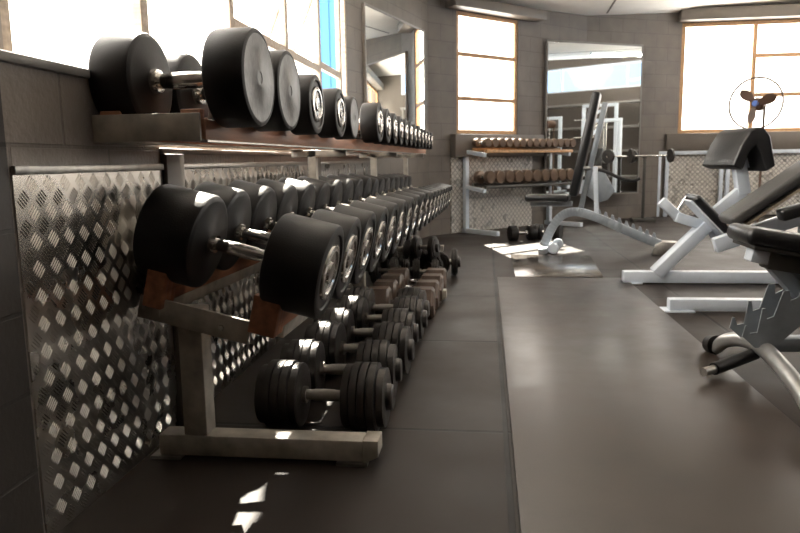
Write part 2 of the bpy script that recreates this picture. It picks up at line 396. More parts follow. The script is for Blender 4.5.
# left glazing band (local x runs along +y)
w3 = window('window_3', (XG, 1.78, 0), PI / 2, 4.80, 1.0, 3.02, [.84, 1.79, 2.80, 3.72, 4.52], [(1.82, 2.77, 1.66), (2.83, 3.69, 1.66), (3.75, 4.49, 1.70)], TIMBERL, fr=.055, setback=-.01)
# opened awning sash in the far bay of the left glazing
sash = MB()
ys0, ys1, zt, zb = 5.54, 6.26, 2.75, 1.90
for a, b in (((0, ys0, zt), (0, ys1, zt)), ((-.35, ys0, zb), (-.35, ys1, zb)), ((0, ys0, zt), (-.35, ys0, zb)), ((0, ys1, zt), (-.35, ys1, zb))):
    sash.bar((XG - .08 + a[0], a[1], a[2]), (XG - .08 + b[0], b[1], b[2]), .045, .045, up=(1, 0, .3))
so = sash.build('window_4', TIMBERL, bevel=.003); struct(so)
w5 = window('window_5', (11, 11.0, 0), -PI / 2, 12.0, 2.85, 3.55, [1.0, 2.0, 3.0, 4.0, 5.0, 6.0, 7.0, 8.0, 9.0, 10.0, 11.0], [], WHITE, fr=.05)
# pelmets over the windows
o = MB().box(.28, 1.95, -.20, 0, 2.80, 2.92).build('trim_10', WALLP, loc=(*B_, 0), rz=ang45, bevel=.006); struct(o)
o = MB().box(2.93, 10.9, 11.5, 11.7, 2.99, 3.16).build('trim_11', WALLP, bevel=.006); struct(o)
# grey sill box and tread plate below window 1
o = MB().box(.36, 2.05, -.10, 0, .985, 1.27).build('trim_12', WALLP, loc=(*B_, 0), rz=ang45, bevel=.006); struct(o)
p = MB().box(.36, 1.9, -.015, 0, .005, .98).build('tread_plate', TREADX, loc=(*B_, 0), rz=ang45, smooth=False)
tag(p, 'tread plate panel in sunlit colour below the narrow tall window, behind the small dumbbell rack', 'metal sheet')
# low framed panel under the wide right window
o = MB().box(2.80, 10.9, 11.55, 11.7, 1.03, 1.30).build('trim_13', WALLP, bevel=.006); struct(o)
rz = thing('framed_panel', 'white framed tread plate panel under the wide window at the back right', 'panel', (0, 0, 0))
MB().box(2.74, 9.0, 11.62, 11.64, .02, .98).build('tread_sheet', TREADX, rz, smooth=False)
fr = MB().box(2.68, 9.0, 11.56, 11.62, .97, 1.03)
for x in (2.68, 2.80, 3.62, 3.72, 5.2, 6.8): fr.box(x, x + .055, 11.56, 11.615, 0.0, .97)
fr.build('frame', WHITE, rz, bevel=.004)
for o_ in list(rz.children): o_.location.y = -.005

# exterior: blue clad shed seen through the opened sash, and pale ground
ex = thing('blue_shed', 'blue clad building outside, seen through the far pane of the left windows', 'building', (-5.5, 26, 0))
e = MB().box(-.62, .95, 0, 5, -.5, 7.2).build('wall', CLAD, ex, smooth=False)
rb = MB()
for i in range(5): rb.box(-.6 + i * .36, -.56 + i * .36, -.04, 0, -.5, 7.2)
rb.build('cladding_rib', CLAD, ex, smooth=False)['kind'] = 'stuff'
MB().prism([(-.7, 7.2), (1.05, 7.2), (.2, 7.8)], 5.2, 'xz', -.2).build('roof', WALLP, ex, smooth=False)

# ------------------------------------------------------------------ mirrors
def mirror(label, p, q, z0, z1, d=.03):
    p, q = Vector(p), Vector(q); L = (q - p).length; ang = math.atan2(q.y - p.y, q.x - p.x)
    t = thing('wall_mirror', label, 'mirror', (p.x, p.y, z0), ang)
    MB().box(0, L, 0, d, 0, z1 - z0).build('backing_board', DKGREY, t, bevel=.002)
    MB().box(.006, L - .006, -.004, -.0005, .006, z1 - z0 - .006).build('mirror_glass', MIRROR, t, smooth=False)
    f = MB(); w = .018
    f.box(-w, 0, -.012, d, -w, z1 - z0 + w); f.box(L, L + w, -.012, d, -w, z1 - z0 + w); f.box(0, L, -.012, d, -w, 0); f.box(0, L, -.012, d, z1 - z0, z1 - z0 + w)
    f.build('edge_trim', SILL, t, bevel=.002)
    return t
mirror('tall wall mirror left of the narrow window, above the end of the dumbbell shelves', (-1.18, 7.0), (-.74, 8.58), 1.08, 2.45)
mirror('large wall mirror between the two back windows, behind the upright bench', (.845, 10.275), (2.27, 11.03), .42, 2.56)

# ------------------------------------------------------------------ long dumbbell rack
SK = .027
def skx(x, y): return x + SK * (y - 2.0)
rack = thing('dumbbell_rack', 'long grey steel dumbbell rack with reddish wooden rails along the left wall', 'rack', (-.75, 2.06, 0))
def rk(mb, name, m, **kw):
    o = mb.build(name, m, rack, **kw); o.location = (.75, -2.06, 0); return o
TA = math.radians(13.5); AX = Vector((math.cos(TA), 0, -math.sin(TA))); AN = Vector((math.sin(TA), 0, math.cos(TA)))
Y0, Y1 = 2.06, 7.45
for i, yy in enumerate((2.06, 4.62, 7.1)):
    dx = SK * (yy - 2)
    xe = -.385 if i < 2 else -.62
    b = MB().box(-1.06 + dx, xe + dx, yy, yy + .08, .01, .08); rk(b, 'base_beam', RACK, bevel=.006)
    e = MB().prism([(xe + dx, .004), (xe + .05 + dx, .03), (xe + .05 + dx, .082), (xe + dx, .082)], yy + .085, 'xz', yy - .004); rk(e, 'end_cap', RACK, bevel=.003)
    rk(MB().box(-1.085 + dx, -.985 + dx, yy - .012, yy + .09, 0, .01), 'floor_pad', STEEL); rk(MB().box(xe - .085 + dx, xe + .015 + dx, yy - .012, yy + .09, 0, .01), 'floor_pad', STEEL)
    rk(MB().box(-.972 + dx, -.892 + dx, yy, yy + .075, .08, .50), 'post', RACK, bevel=.006)
    c = Vector((-.895 + dx, yy - .02, .508)) - AN * .0375
    b = MB().bar(c - AX * .182, c + AX * .182, .012, .075, up=AN); rk(b, 'cross_plate', RACK, bevel=.002)
    if i == 0:
        rk(MB().lathe([(0, 0), (0, .011), (.006, .009), (.006, 0)], c + AX * .09 + Vector((0, -.005, -.005)), (0, -1, 0), 6), 'bolt', STEEL)
        rk(MB().lathe([(0, 0), (0, .009), (.005, .007), (.005, 0)], c - AX * .165 + Vector((0, -.005, .0)), (0, -1, 0), 6), 'bolt', STEEL)
# sloping middle tier rails
PC = Vector((-.823, 0, .534))
def railpt(s, t, y): v = PC + AX * s + AN * t; return Vector((v.x + SK * (y - 2), y, v.z))
for s in (-.195, .178):
    w = MB().bar(railpt(s, -.028, 2.03), railpt(s, -.028, Y1 - .1), .045, .055, up=AN); rk(w, 'wooden_rail', WOOD, bevel=.004)
    a = MB().bar(railpt(s, -.078, 2.03 if s < 0 else 2.13), railpt(s, -.078, Y1 - .1), .045, .045, up=AN); rk(a, 'steel_rail', RACK, bevel=.003)
    # end stop of wood holding the first dumbbell
    a0, a1 = railpt(s, 0, 2.015), railpt(s, 0, 2.06)
    m_ = MB()
    for q0, q1, hh in ((2.012, 2.045, .05), (2.045, 2.075, .028), (2.075, 2.10, .012)):
        m_.bar(railpt(s - (.018 if s > 0 else 0), hh / 2 - .035, q0), railpt(s - (.018 if s > 0 else 0), hh / 2 - .035, q1), .085 if s > 0 else .062, hh + .07, up=AN)
    rk(m_, 'end_stop', WOOD, bevel=.003)
# top tier
b = MB().box(-1.106, -.789, 1.895, 1.907, 1.014, 1.090); rk(b, 'cross_plate', RACK, bevel=.002)
for x in (-1.062, -.822):
    w = MB().bar((skx(x, 1.92), 1.92, 1.036), (skx(x, Y1), Y1, 1.036), .058, .032); rk(w, 'wooden_rail', WOOD, bevel=.003)
    a = MB().bar((skx(x, 1.92), 1.92, 1.016), (skx(x, Y1), Y1, 1.016), .072, .006); rk(a, 'steel_rail', RACK)
    m_ = MB()
    for q0, q1, hh in ((1.918, 1.945, .052), (1.945, 1.97, .03), (1.97, 1.995, .012)):
        m_.box(skx(x - .03, 1.95), skx(x + .03, 1.95), q0, q1, 1.05, 1.05 + hh)
    rk(m_, 'end_stop', WOOD, bevel=.003)
fas = MB().bar((skx(-.786, 1.92), 1.92, 1.045), (skx(-.786, Y1), Y1, 1.045), .012, .058); rk(fas, 'wooden_fascia', WOOD, bevel=.002)
rk(MB().bar((skx(-.786, 1.92), 1.92, 1.013), (skx(-.786, Y1), Y1, 1.013), .02, .006), 'steel_lip', STEEL)
for yy in (3.72, 5.5, 7.3):
    rk(MB().box(skx(-1.0, yy), skx(-.955, yy), yy, yy + .05, 0.0, 1.013), 'upright', RACK, bevel=.004)
    rk(MB().box(skx(-1.09, yy), skx(-.79, yy), yy, yy + .04, .975, 1.012), 'cross_arm', RACK, bevel=.003)

# ------------------------------------------------------------------ dumbbells
_cache = {}
def part(key, fn, name, m, parent, loc, rot=None, scale=None):
    if key not in _cache:
        o = fn().build(name, m, parent); _cache[key] = o
    else:
        o = _cache[key].copy(); COL.objects.link(o); o.parent = parent; o.name = name
    o.location = loc
    if rot: o.rotation_euler = rot
    else: o.rotation_euler = (0, 0, 0)
    return o
def dumbbell(label, group, loc, rot, r, ih, hw, style, seg=44, hr=.017, detail=True, cat='dumbbell', hm=None):
    """axis along local x; ih half handle length, hw head width"""
    t = thing('dumbbell', label, cat, loc, 0, group); t.rotation_euler = rot
    key = (style, round(r, 4), round(ih, 4), round(hw, 4), seg)
    hk = (round(ih, 4), round(hr, 4))
    h = part(('h',) + hk, lambda: MB().lathe([(-ih - .01, 0), (-ih - .01, hr), (-ih * .55, hr), (-ih * .45, hr * 1.12), (0, hr * 1.18), (ih * .45, hr * 1.12), (ih * .55, hr), (ih + .01, hr), (ih + .01, 0)], (0, 0, 0), (1, 0, 0), 20),
             'handle', KNURL if style == 'plates' else CHROME, t, (0, 0, 0))
    for sgn in (-1, 1):
        rot_ = (0, 0, 0) if sgn > 0 else (0, 0, PI)
        base = (sgn * ih, 0, 0)
        if style in ('face', 'ring'):
            bv = min(.012, r * .1)
            def head():
                inner = [(0, 0), (0, r * .30), (.004, r * .34), (.006, r * .86), (.008, r - bv), (.008 + bv * .35, r - bv * .3), (.008 + bv, r)]
                if style == 'face':
                    out = [(hw - bv, r), (hw - bv * .3, r - bv * .3), (hw, r - bv), (hw, r * .90), (hw - .003, r * .885), (hw - .003, 0)]
                else:
                    out = [(hw - bv, r), (hw - bv * .3, r - bv * .3), (hw, r - bv), (hw, r * .80), (hw - .006, r * .77), (hw - .006, 0)]
                return MB().lathe(inner + out, (0, 0, 0), (1, 0, 0), seg)
            hd = part(('head',) + key, head, 'weight_head', hm or RUB, t, base, rot_)
            part(('col',) + hk, lambda: MB().lathe([(-.018, hr), (-.018, hr * 1.5), (0, hr * 1.7), (.004, hr * 1.7)], (0, 0, 0), (1, 0, 0), 24), 'collar', CHROME, t, base, rot_)
            if detail and style == 'face':
                part(('disc',) + key, lambda: MB().lathe([(hw - .002, 0), (hw - .0015, r * .12), (hw + .0005, r * .13), (hw + .0005, r * .22), (hw - .0005, r * .23), (hw - .001, r * .885)][::-1], (0, 0, 0), (1, 0, 0), seg),
                     'end_disc', FACE, hd, (0, 0, 0), (0, 0, 0))
            if style == 'ring':
                q = hw - .006
                part(('ringd',) + key, lambda: MB().lathe([(q, r * .60), (q + .007, r * .585), (q + .009, r * .54), (q + .009, r * .46), (q + .004, r * .43), (q + .003, r * .24), (q + .009, r * .22), (q + .010, 0)], (0, 0, 0), (1, 0, 0), 32),
                     'end_ring', CHROME, hd, (0, 0, 0), (0, 0, 0))
        elif style == 'plates':
            n = 5; pw = (hw - .022) / n
            def plates():
                pr = [(0, 0), (0, r * .8)]
                for i in range(n):
                    a = i * pw; rr = r * (.93 if i == 0 else (.86 if i == n - 1 else 1.0))
                    pr += [(a + .0008, rr * .93), (a + .003, rr), (a + pw - .003, rr), (a + pw - .0008, rr * .93)]
                pr += [(n * pw, r * .5), (n * pw, r * .40), (n * pw + .004, r * .38), (hw - .004, r * .38), (hw, r * .33), (hw - .006, r * .18), (hw - .006, 0)]
                return MB().lathe(pr, (0, 0, 0), (1, 0, 0), seg)
            part(('pl',) + key, plates, 'weight_plates', CASTIRON, t, base, rot_)
            part(('col',) + hk, lambda: MB().lathe([(-.014, hr), (-.014, hr * 1.6), (.002, hr * 1.6)], (0, 0, 0), (1, 0, 0), 24), 'collar', STEEL, t, base, rot_)
        elif style == 'hex':
            def hx():
                mb = MB().lathe([(0, 0), (0, r * .8), (.015, r), (hw - .015, r), (hw, r * .82), (hw, 0)], (0, 0, 0), (1, 0, 0), 6, rot=0); return mb
            part(('hx',) + key, hx, 'weight_head', BROWNIRON, t, base, rot_)
    return t

# top tier: five big ones, then a run of smaller chrome ended ones
top_y = [2.025, 2.315, 2.66, 3.05, 3.33, 4.02, 4.31, 4.58, 4.85, 5.11, 5.37, 5.62, 5.87, 6.12, 6.37, 6.62, 6.87]
top_r = [.14, .13, .112, .105, .10, .112, .105, .10, .10, .095, .095, .09, .09, .085, .085, .08, .08]
for i, (y, r) in enumerate(zip(top_y, top_r)):
    st = 'face' if i in (0, 1, 4) else 'ring'
    hw = .130 if i < 2 else .108
    look = {0: 'largest black rubber dumbbell with grey end face, nearest on the top shelf', 1: 'large scuffed black dumbbell, second from the near end of the top shelf',
            4: 'black dumbbell with plain grey end, fifth from the near end of the top shelf'}.get(i, 'black dumbbell with chrome end ring, %s from the near end of the top shelf' % ORD[i])
    dumbbell(look, 'dumbbells on the top shelf', (skx(-.878 if i < 2 else -.878, y), y, 1.0525 + r), (i * .7, 0, -SK), r, .098 if i < 2 else .118, hw, st, hr=.022 if i < 2 else .017)
# middle tier, tilted toward the aisle
yc = 2.115
mid = []
while yc < 7.15 and len(mid) < 18:
    mid.append(yc); yc += .303 if len(mid) < 11 else .275
for i, y in enumerate(mid):
    r = .151 - .0012 * i if i < 10 else .132 - .002 * (i - 10)
    c = PC + AX * (.022 if i == 0 else .018) + AN * (r + .0005)
    hw = .188 if i == 0 else .160
    lab = ('biggest thick black rubber dumbbell, nearest on the sloping middle shelf' if i == 0 else 'thick black rubber dumbbell, %s from the near end of the sloping middle shelf' % ORD[i])
    o = dumbbell(lab, 'dumbbells on the sloping middle shelf', (c.x + SK * (y - 2), y, c.z), (0, 0, 0), r, .104 if i == 0 else .130, hw, 'ring', hr=.0195)
    M = Matrix.Rotation(-SK, 4, 'Z') @ Matrix.Rotation(TA, 4, 'Y') @ Matrix.Rotation(i * .9, 4, 'X')
    o.rotation_euler = M.to_euler()
# bottom row on the floor
for i, y in enumerate((2.36, 2.68, 2.99, 3.29, 3.59, 3.87)):
    r = .122 if i % 2 == 0 else .12
    dumbbell('ribbed iron plate dumbbell on the floor under the rack, %s from the near end' % ORD[i], 'plate dumbbells on the floor under the rack',
             (-.572 + SK * (y - 2.4) * .5 - (.015 if i % 2 else 0), y, r + .001), (i * .4, 0, (-.02, .03, -.04, .02, 0, -.03)[i]), r, .078, .172, 'plates', hr=.019)
for i, y in enumerate((4.17, 4.42, 4.67, 4.92)):
    r = .105
    dumbbell('brown dumbbell on the floor past the iron plate ones, %s from the near end' % ORD[i], 'brown dumbbells on the floor under the rack',
             (-.52 + .01 * i, y, r * math.cos(PI / 6) + .001), (0, 0, -.02), r, .06, .15, 'hex', hr=.016)
# untidy pile beyond them
pile = [(-.78, 5.32, .0), (-.50, 5.30, .08), (-.74, 5.60, -.1), (-.42, 5.62, 1.25), (-.85, 5.86, .1), (-.60, 5.95, .9), (-.27, 5.72, .05)]
pl = ['left end of the front', 'right end of the front', 'left of its second line', 'turned end-on in its middle', 'left of its back', 'turned aslant at its back', 'farthest out on the aisle side']
for i, (x, y, a) in enumerate(pile):
    if i == 6: x, r = -.33, .115
    else: r = .105 - .004 * (i % 3)
    if i == 1: x = -.46
    dumbbell('small iron dumbbell in the heap past the rack, %s' % pl[i], 'heap of small iron dumbbells', (x, y, r + .001), (i * .5, 0, a), r, .045, .08 if i != 6 else .075, 'plates', seg=30, hr=.015)
for i, (x, y, z, a) in enumerate([(-.70, 5.46, .262, .2), (-.48, 5.47, .268, -.25), (-.72, 5.76, .262, .1)]):
    dumbbell('small cast iron dumbbell lying on top of the heap past the rack, %s' % ['nearest the wall', 'nearest the aisle', 'farthest back'][i], 'heap of small iron dumbbells', (x, y, z), (i, 0, a), .09, .045, .075, 'plates', seg=30, hr=.015)

# ------------------------------------------------------------------ floor mats
tag(MB().box(.09, 1.085, .6, 5.60, 0, .012).build('platform_mat', MATM, bevel=.003), 'long worn brown platform mat down the middle of the floor', 'floor mat')
tag(MB().prism([(.235, 5.64), (.93, 5.66), (1.00, 6.9), (.24, 6.98)], .010, 'xy', 0).build('floor_sheet', MATS, bevel=.002), 'small shiny floor sheet beyond the end of the long mat', 'floor mat')

# ------------------------------------------------------------------ small rack under window 1
r2c = (-.05, 9.05)
small = thing('small_dumbbell_rack', 'small white two shelf dumbbell rack under the narrow window at the back', 'rack', (r2c[0], r2c[1], 0), ang45)
# local x along the wall (0..1.9), y into the wall
for x in (-.10, 1.55):
    MB().box(x, x + .06, .20, .26, 0, 1.08).build('upright', WHITE, small, bevel=.004)
    MB().box(x, x + .06, -.35, .30, .0, .06).build('base_foot', WHITE, small, bevel=.004)
    for z in (.62, 1.07): MB().bar((x + .03, .23, z - .02), (x + .03, -.12, z - .07), .05, .05).build('shelf_arm', WHITE, small, bevel=.003)
for nm, z in (('a', .625), ('b', 1.075)):
    for yy, dz in ((-.10, -.03), (.12, 0)):
        MB().box(-.05, 1.65, yy - .02, yy + .02, z + dz - .02, z + dz + .02).build('shelf_rail', TIMBER if nm == 'b' else DKGREY, small, bevel=.003)
def small_db(i, z, sh, x, r):
    c, s = math.cos(ang45), math.sin(ang45)
    yl = .01
    t = dumbbell('small round dumbbell on the %s shelf of the white rack, %s from the left' % (sh, ORD[i]), 'small dumbbells on the %s shelf of the white rack' % sh,
                 (r2c[0] + c * x - s * yl, r2c[1] + s * x + c * yl, z), (0, 0, ang45 + PI / 2), r, .05, .075, 'face', seg=20, hr=.014, detail=False, hm=PALEI)
    return t
for i in range(14): small_db(i, 1.155, 'upper', .0 + .128 * i, .058)
for i in range(10): small_db(i, .72, 'lower', .05 + .175 * i, .083)

# ------------------------------------------------------------------ adjustable bench (upright, at the back)
bA = thing('adjustable_bench', 'grey adjustable bench with its black backrest raised upright, before the big mirror', 'bench', (1.1, 7.2, 0), math.radians(-12))
def bp(pts, name, m, w=.06, h=.06, up=(0, 1, 0), parent=bA, **kw):
    mb = MB()
    for a, b in zip(pts, pts[1:]): mb.bar(a, b, w, h, up=up)
    return mb.build(name, m, parent, **kw)
X = lambda x: x - 1.1
MB().box(X(.40), X(.83), -.15, .15, .515, .585).build('seat', VINYL, bA, bevel=.025, seg=3)
MB().box(X(.44), X(.86), -.03, .03, .465, .515).build('seat_frame', GREYP, bA, bevel=.004)
d = Vector((1.09 - .88, 0, 1.58 - .55)).normalized()
pb = MB().bar((X(.87), 0, .57), Vector((X(.87), 0, .57)) + d * 1.03, .28, .08, up=(1, 0, -.2)); pb.build('backrest', VINYL, bA, bevel=.025, seg=3)
MB().bar((X(.945), 0, .45), Vector((X(.945), 0, .45)) + d * 1.05, .06, .05, up=(1, 0, -.2)).build('backrest_frame', GREYP, bA, bevel=.004)
arch = curve([(X(.58), 0, .06), (X(.66), 0, .24), (X(.76), 0, .37), (X(.90), 0, .41), (X(1.1), 0, .355), (X(1.4), 0, .225), (X(1.70), 0, .10)], 5)
mb = MB()
for a, b in zip(arch, arch[1:]): mb.bar(a, b + (b - a) * .08, .06, .085, up=(0, 0, 1))
mb.build('main_beam', GREYP, bA, bevel=.003)
poly = []
n = 9
for i in range(n):
    x0 = 1.10 + i * .066; z0 = .40 - i * .0285
    poly += [(X(x0), z0), (X(x0 + .012), z0 + .042), (X(x0 + .03), z0 + .034), (X(x0 + .044), z0 - .014)]
poly = poly + [(X(1.70), .10), (X(1.10), .345)]
MB().prism(poly, .012, 'xz', -.012).build('toothed_ladder', GREYP, bA)
mb = MB().bar((X(1.075), 0, .86), (X(1.10), 0, .37), .05, .045, up=(1, 0, 0)); mb.build('support_strut', WHITE, bA, bevel=.004)
MB().cyl((X(.95), -.09, .845), (X(1.12), .09, .845), .02).build('hinge_pin', STEEL, bA)
MB().prism([(X(.96), .60), (X(1.0), .80), (X(1.15), .83), (X(1.27), .62), (X(1.20), .53), (X(1.1), .50)], .02, 'xz', -.006).build('guard_plate', GREYP, bA, bevel=.004)
MB().tube(curve([(X(1.10), 0, .83), (X(1.2), 0, .80), (X(1.3), .0, .75), (X(1.42), 0, .72), (X(1.5), 0, .74)], 5), .017).build('lever', VINYL, bA)
MB().box(X(.56), X(.64), -.28, .28, .0, .06).build('front_foot', GREYP, bA, bevel=.01)
for s in (-1, 1):
    MB().lathe([(0, 0), (0, .045), (.01, .055), (.05, .055), (.06, .045), (.06, 0)], (X(.70), s * .20 - .03, .056), (0, 1, 0), 24).build('wheel', WHITE, bA)
MB().bar((X(.64), 0, .05), (X(.70), 0, .055), .40, .03).build('axle_plate', GREYP, bA, bevel=.004)
MB().prism([(X(1.63), .0), (X(1.66), .10), (X(1.72), .135), (X(1.86), .13), (X(1.88), .0)], .06, 'xz', -.10).build('rear_foot', STEEL, bA, bevel=.008)

# ------------------------------------------------------------------ white preacher curl bench
bB = thing('preacher_bench', 'white preacher curl bench with black arm pad shaped like a roof', 'bench', (1.6, 5.4, 0))
def at(x, y, z): return (x - 1.6, y - 5.4, z)
MB().bar(at(1.03, 5.42, .052), at(2.3, 5.42, .052), .09, .088).build('base_tube', WHITE, bB, bevel=.012)
MB().box(-.585, -.43, -.04, .10, 0, .012).build('base_foot', WHITE, bB, bevel=.003)
MB().bar(at(1.27, 5.42, .075), at(1.63, 5.42, .45), .085, .145, up=(0, 1, 0)).build('main_post', WHITE, bB, bevel=.01)
MB().bar(at(1.57, 5.42, .43), at(1.88, 5.42, .71), .085, .075, up=(0, 1, 0)).bar(at(1.87, 5.42, .67), at(1.81, 5.42, .97), .085, .10, up=(0, 1, 0)).build('neck_post', WHITE, bB, bevel=.01)
MB().bar(at(1.29, 5.42, .625), at(1.42, 5.42, .50), .07, .06, up=(0, 1, 0)).bar(at(1.40, 5.42, .505), at(1.66, 5.42, .42), .075, .085, up=(0, 1, 0)).build('adjusting_arm', WHITE, bB, bevel=.01)
MB().bar(at(1.655, 5.42, .46), at(1.73, 5.42, .30), .09, .05, up=(0, 1, 0)).build('bracket', WHITE, bB, bevel=.006)
c0, c1 = Vector(at(1.47, 5.30, .665)), Vector(at(1.775, 5.30, .35))
MB().bar(c0, c1, .30, .055, up=(.7, 0, .7)).build('seat_pad', VINYL, bB, bevel=.022, seg=3)
MB().bar(c0 - Vector((.03, -.0, .03)), c1 - Vector((.03, 0, .03)), .26, .014, up=(.7, 0, .7)).build('seat_board', WHITE, bB, bevel=.003)
MB().cyl(at(1.40, 5.36, .56), at(1.455, 5.36, .655), .012).build('adjusting_pin', CHROME, bB)
# roof shaped arm pad: band in xz swept along y
vp = [(1.732, .875), (1.784, 1.02), (1.839, 1.116), (1.884, 1.143), (1.931, 1.135), (1.974, 1.079), (2.02, .871), (1.956, .83), (1.922, .949), (1.885, 1.019), (1.841, .971), (1.801, .846)]
n_ = len(vp)
MB().add([(a - 1.6, 5.25 - 5.4, b) for a, b in vp] + [(a - 1.715, 5.60 - 5.4, b) for a, b in vp],
         [tuple(range(n_)), tuple(range(n_, 2 * n_))[::-1]] + [(k, n_ + k, n_ + (k + 1) % n_, (k + 1) % n_) for k in range(n_)]).build('arm_pad', VINYL, bB, bevel=.012, seg=3)
MB().prism([(a - 1.6, b) for a, b in [(1.74, .90), (1.80, 1.0), (1.86, 1.03), (1.90, .97), (1.93, .86), (1.89, .86), (1.86, .93), (1.80, .93), (1.77, .88)]], .10, 'xz', .0).build('pad_bracket', WHITE, bB, bevel=.004)

# ------------------------------------------------------------------ white incline bench (long grey pad)
bD = thing('incline_bench', 'white incline bench with a long faded grey sloping back pad', 'bench', (1.6, 4.4, 0))
def ad(x, y, z): return (x - 1.6, y - 4.4, z)
MB().bar(ad(1.12, 4.42, .046), ad(2.2, 4.42, .046), .08, .073).build('base_tube', WHITE, bD, bevel=.008)
MB().box(-.515, -.33, -.035, .10, 0, .012).build('base_foot', WHITE, bD, bevel=.003)
MB().bar(ad(1.445, 4.45, .552), ad(2.35, 4.45, 1.21), .27, .065, up=(-.55, 0, .8)).build('back_pad', VINYLG, bD, bevel=.022, seg=3)
MB().bar(ad(1.49, 4.45, .517), ad(2.37, 4.45, 1.155), .24, .018, up=(-.55, 0, .8)).build('pad_board', TIMBERL, bD, bevel=.003)
MB().bar(ad(1.40, 4.50, .40), ad(2.3, 4.50, .72), .07, .09).build('frame_beam', WHITE, bD, bevel=.008)
MB().bar(ad(1.92, 4.47, .06), ad(1.92, 4.47, .55), .08, .08, up=(0, 1, 0)).build('post', WHITE, bD, bevel=.008)
MB().bar(ad(1.68, 4.28, .60), ad(2.2, 4.28, .76), .10, .07).build('side_roller', VINYL, bD, bevel=.02, seg=3)
MB().bar(ad(1.9, 4.30, .60), ad(1.9, 4.50, .58), .03, .03).build('roller_axle', CHROME, bD)

# ------------------------------------------------------------------ nearest bench at the right edge
bC = thing('flat_bench', 'silver and black adjustable bench with bowed front leg, at the right edge', 'bench', (1.3, 3.2, 0))
def ac(x, y, z): return (x - 1.3, y - 3.2, z)
MB().bar(ac(1.10, 3.24, .612), ac(2.15, 3.24, .43), .30, .075).build('seat', VINYL, bC, bevel=.03, seg=4)
MB().bar(ac(1.13, 3.24, .562), ac(2.15, 3.24, .385), .27, .02).build('seat_board', RUBW, bC, bevel=.004)
MB().bar(ac(1.155, 3.24, .520), ac(1.235, 3.24, .503), .09, .065).build('end_cap', WHITE, bC, bevel=.006)
MB().bar(ac(1.225, 3.24, .498), ac(2.1, 3.24, .355), .10, .085).build('seat_channel', DKGREY, bC, bevel=.005)
MB().bar(ac(1.26, 3.24, .47), ac(1.50, 3.24, .20), .06, .075, up=(0, 1, 0)).build('front_strut', GREYP, bC, bevel=.006)
# bowed transverse foot
foot = curve([ac(1.095, 3.42, .035), ac(1.12, 3.37, .085), ac(1.165, 3.30, .112), ac(1.20, 3.18, .116), ac(1.195, 2.97, .104), ac(1.16, 2.65, .078), ac(1.12, 2.42, .04)], 8)
mb = MB().tube(foot, [.030 + .006 * math.sin(PI * i / (len(foot) - 1)) for i in range(len(foot))], 16); mb.build('bowed_leg', SILVER, bC)
MB().lathe([(0, 0), (0, .042), (.05, .046), (.06, .03), (.06, 0)], ac(1.082, 3.465, .047), (.25, -.9, .1), 20).build('rubber_foot', RUB, bC)
MB().lathe([(0, 0), (0, .042), (.05, .046), (.06, .03), (.06, 0)], ac(1.11, 2.37, .047), (.1, 1, .1), 20).build('rubber_foot', RUB, bC)
MB().cyl(ac(1.19, 3.19, .076), ac(.965, 3.02, .052), .027, 20).build('handle_grip', RUB, bC)
MB().cyl(ac(.97, 3.024, .052), ac(.91, 2.98, .048), .019, 14).build('handle_tip', STEEL, bC)
poly = [(1.145, .175), (1.155, .225), (1.165, .222), (1.175, .19), (1.205, .195), (1.22, .30), (1.232, .30), (1.24, .255), (1.268, .265), (1.30, .375), (1.325, .38), (1.33, .335), (1.36, .35), (1.42, .47), (1.52, .50), (1.56, .47), (1.50, .38), (1.39, .24), (1.29, .14), (1.20, .125)]
for yy in (3.10, 3.26):
    MB().prism([(a - 1.345, b) for a, b in poly], yy - 3.2 + .006, 'xz', yy - 3.2 - .002).build('notched_plate', GREYP, bC)
MB().bar(ac(1.21, 3.18, .125), ac(2.1, 3.2, .14), .08, .06).build('lower_beam', GREYP, bC, bevel=.006)

# ------------------------------------------------------------------ pedestal fan by the window
fan = thing('pedestal_fan', 'brown bladed pedestal fan with wire guard before the back right window', 'fan', (3.30, 9.0, 0))
hub = Vector((-.15, -.10, 1.55))
fd = Vector((-.6, -.76, .05)).normalized()
MB().lathe([(0, 0), (0, .2), (.03, .19), (.045, .05), (.05, 0)], (0, .03, 0), (0, 0, 1), 32).build('base', PLASTIC, fan)
MB().cyl((0, .03, .04), (0, .03, 1.54), .014).build('pole', PLASTIC, fan)
mo = hub - fd * .03
MB().lathe([(0, 0), (0, .05), (.02, .075), (.12, .07), (.17, .045), (.18, 0)], mo - fd * .02, -fd, 24).build('motor_housing', PLASTIC, fan)
a_ = fd.cross(Vector((0, 0, 1))).normalized(); u_ = a_.cross(fd).normalized()
for kk in range(3):
    th = math.radians(50 + 120 * kk)
    e1 = a_ * math.cos(th) + u_ * math.sin(th); e2 = fd.cross(e1)
    vs = []; fs = []
    prof = [(.03, .018), (.08, .04), (.14, .058), (.20, .045), (.235, .012)]
    for (rr, w) in prof:
        for sgn in (-1, 1):
            for tk in (-.002, .002): vs.append(hub + e1 * rr + e2 * (sgn * w + rr * .12) + fd * (sgn * w * .45 + tk))
    for i in range(len(prof) - 1):
        o4, p4 = i * 4, (i + 1) * 4
        fs += [(o4, o4 + 2, p4 + 2, p4), (o4 + 1, p4 + 1, p4 + 3, o4 + 3), (o4, p4, p4 + 1, o4 + 1), (o4 + 2, o4 + 3, p4 + 3, p4 + 2)]
    fs += [(0, 1, 3, 2), (16, 18, 19, 17)]
    MB().add(vs, fs).build('blade', PLASTIC, fan)
MB().lathe([(-.01, 0), (-.01, .035), (.02, .035), (.03, .0)], hub, fd, 20).build('hub_cap', BLUE, fan)
cg = MB(); R_ = .30
def ring(R, off): return [hub + fd * off + (a_ * math.cos(2 * PI * k / 40) + u_ * math.sin(2 * PI * k / 40)) * R for k in range(40)]
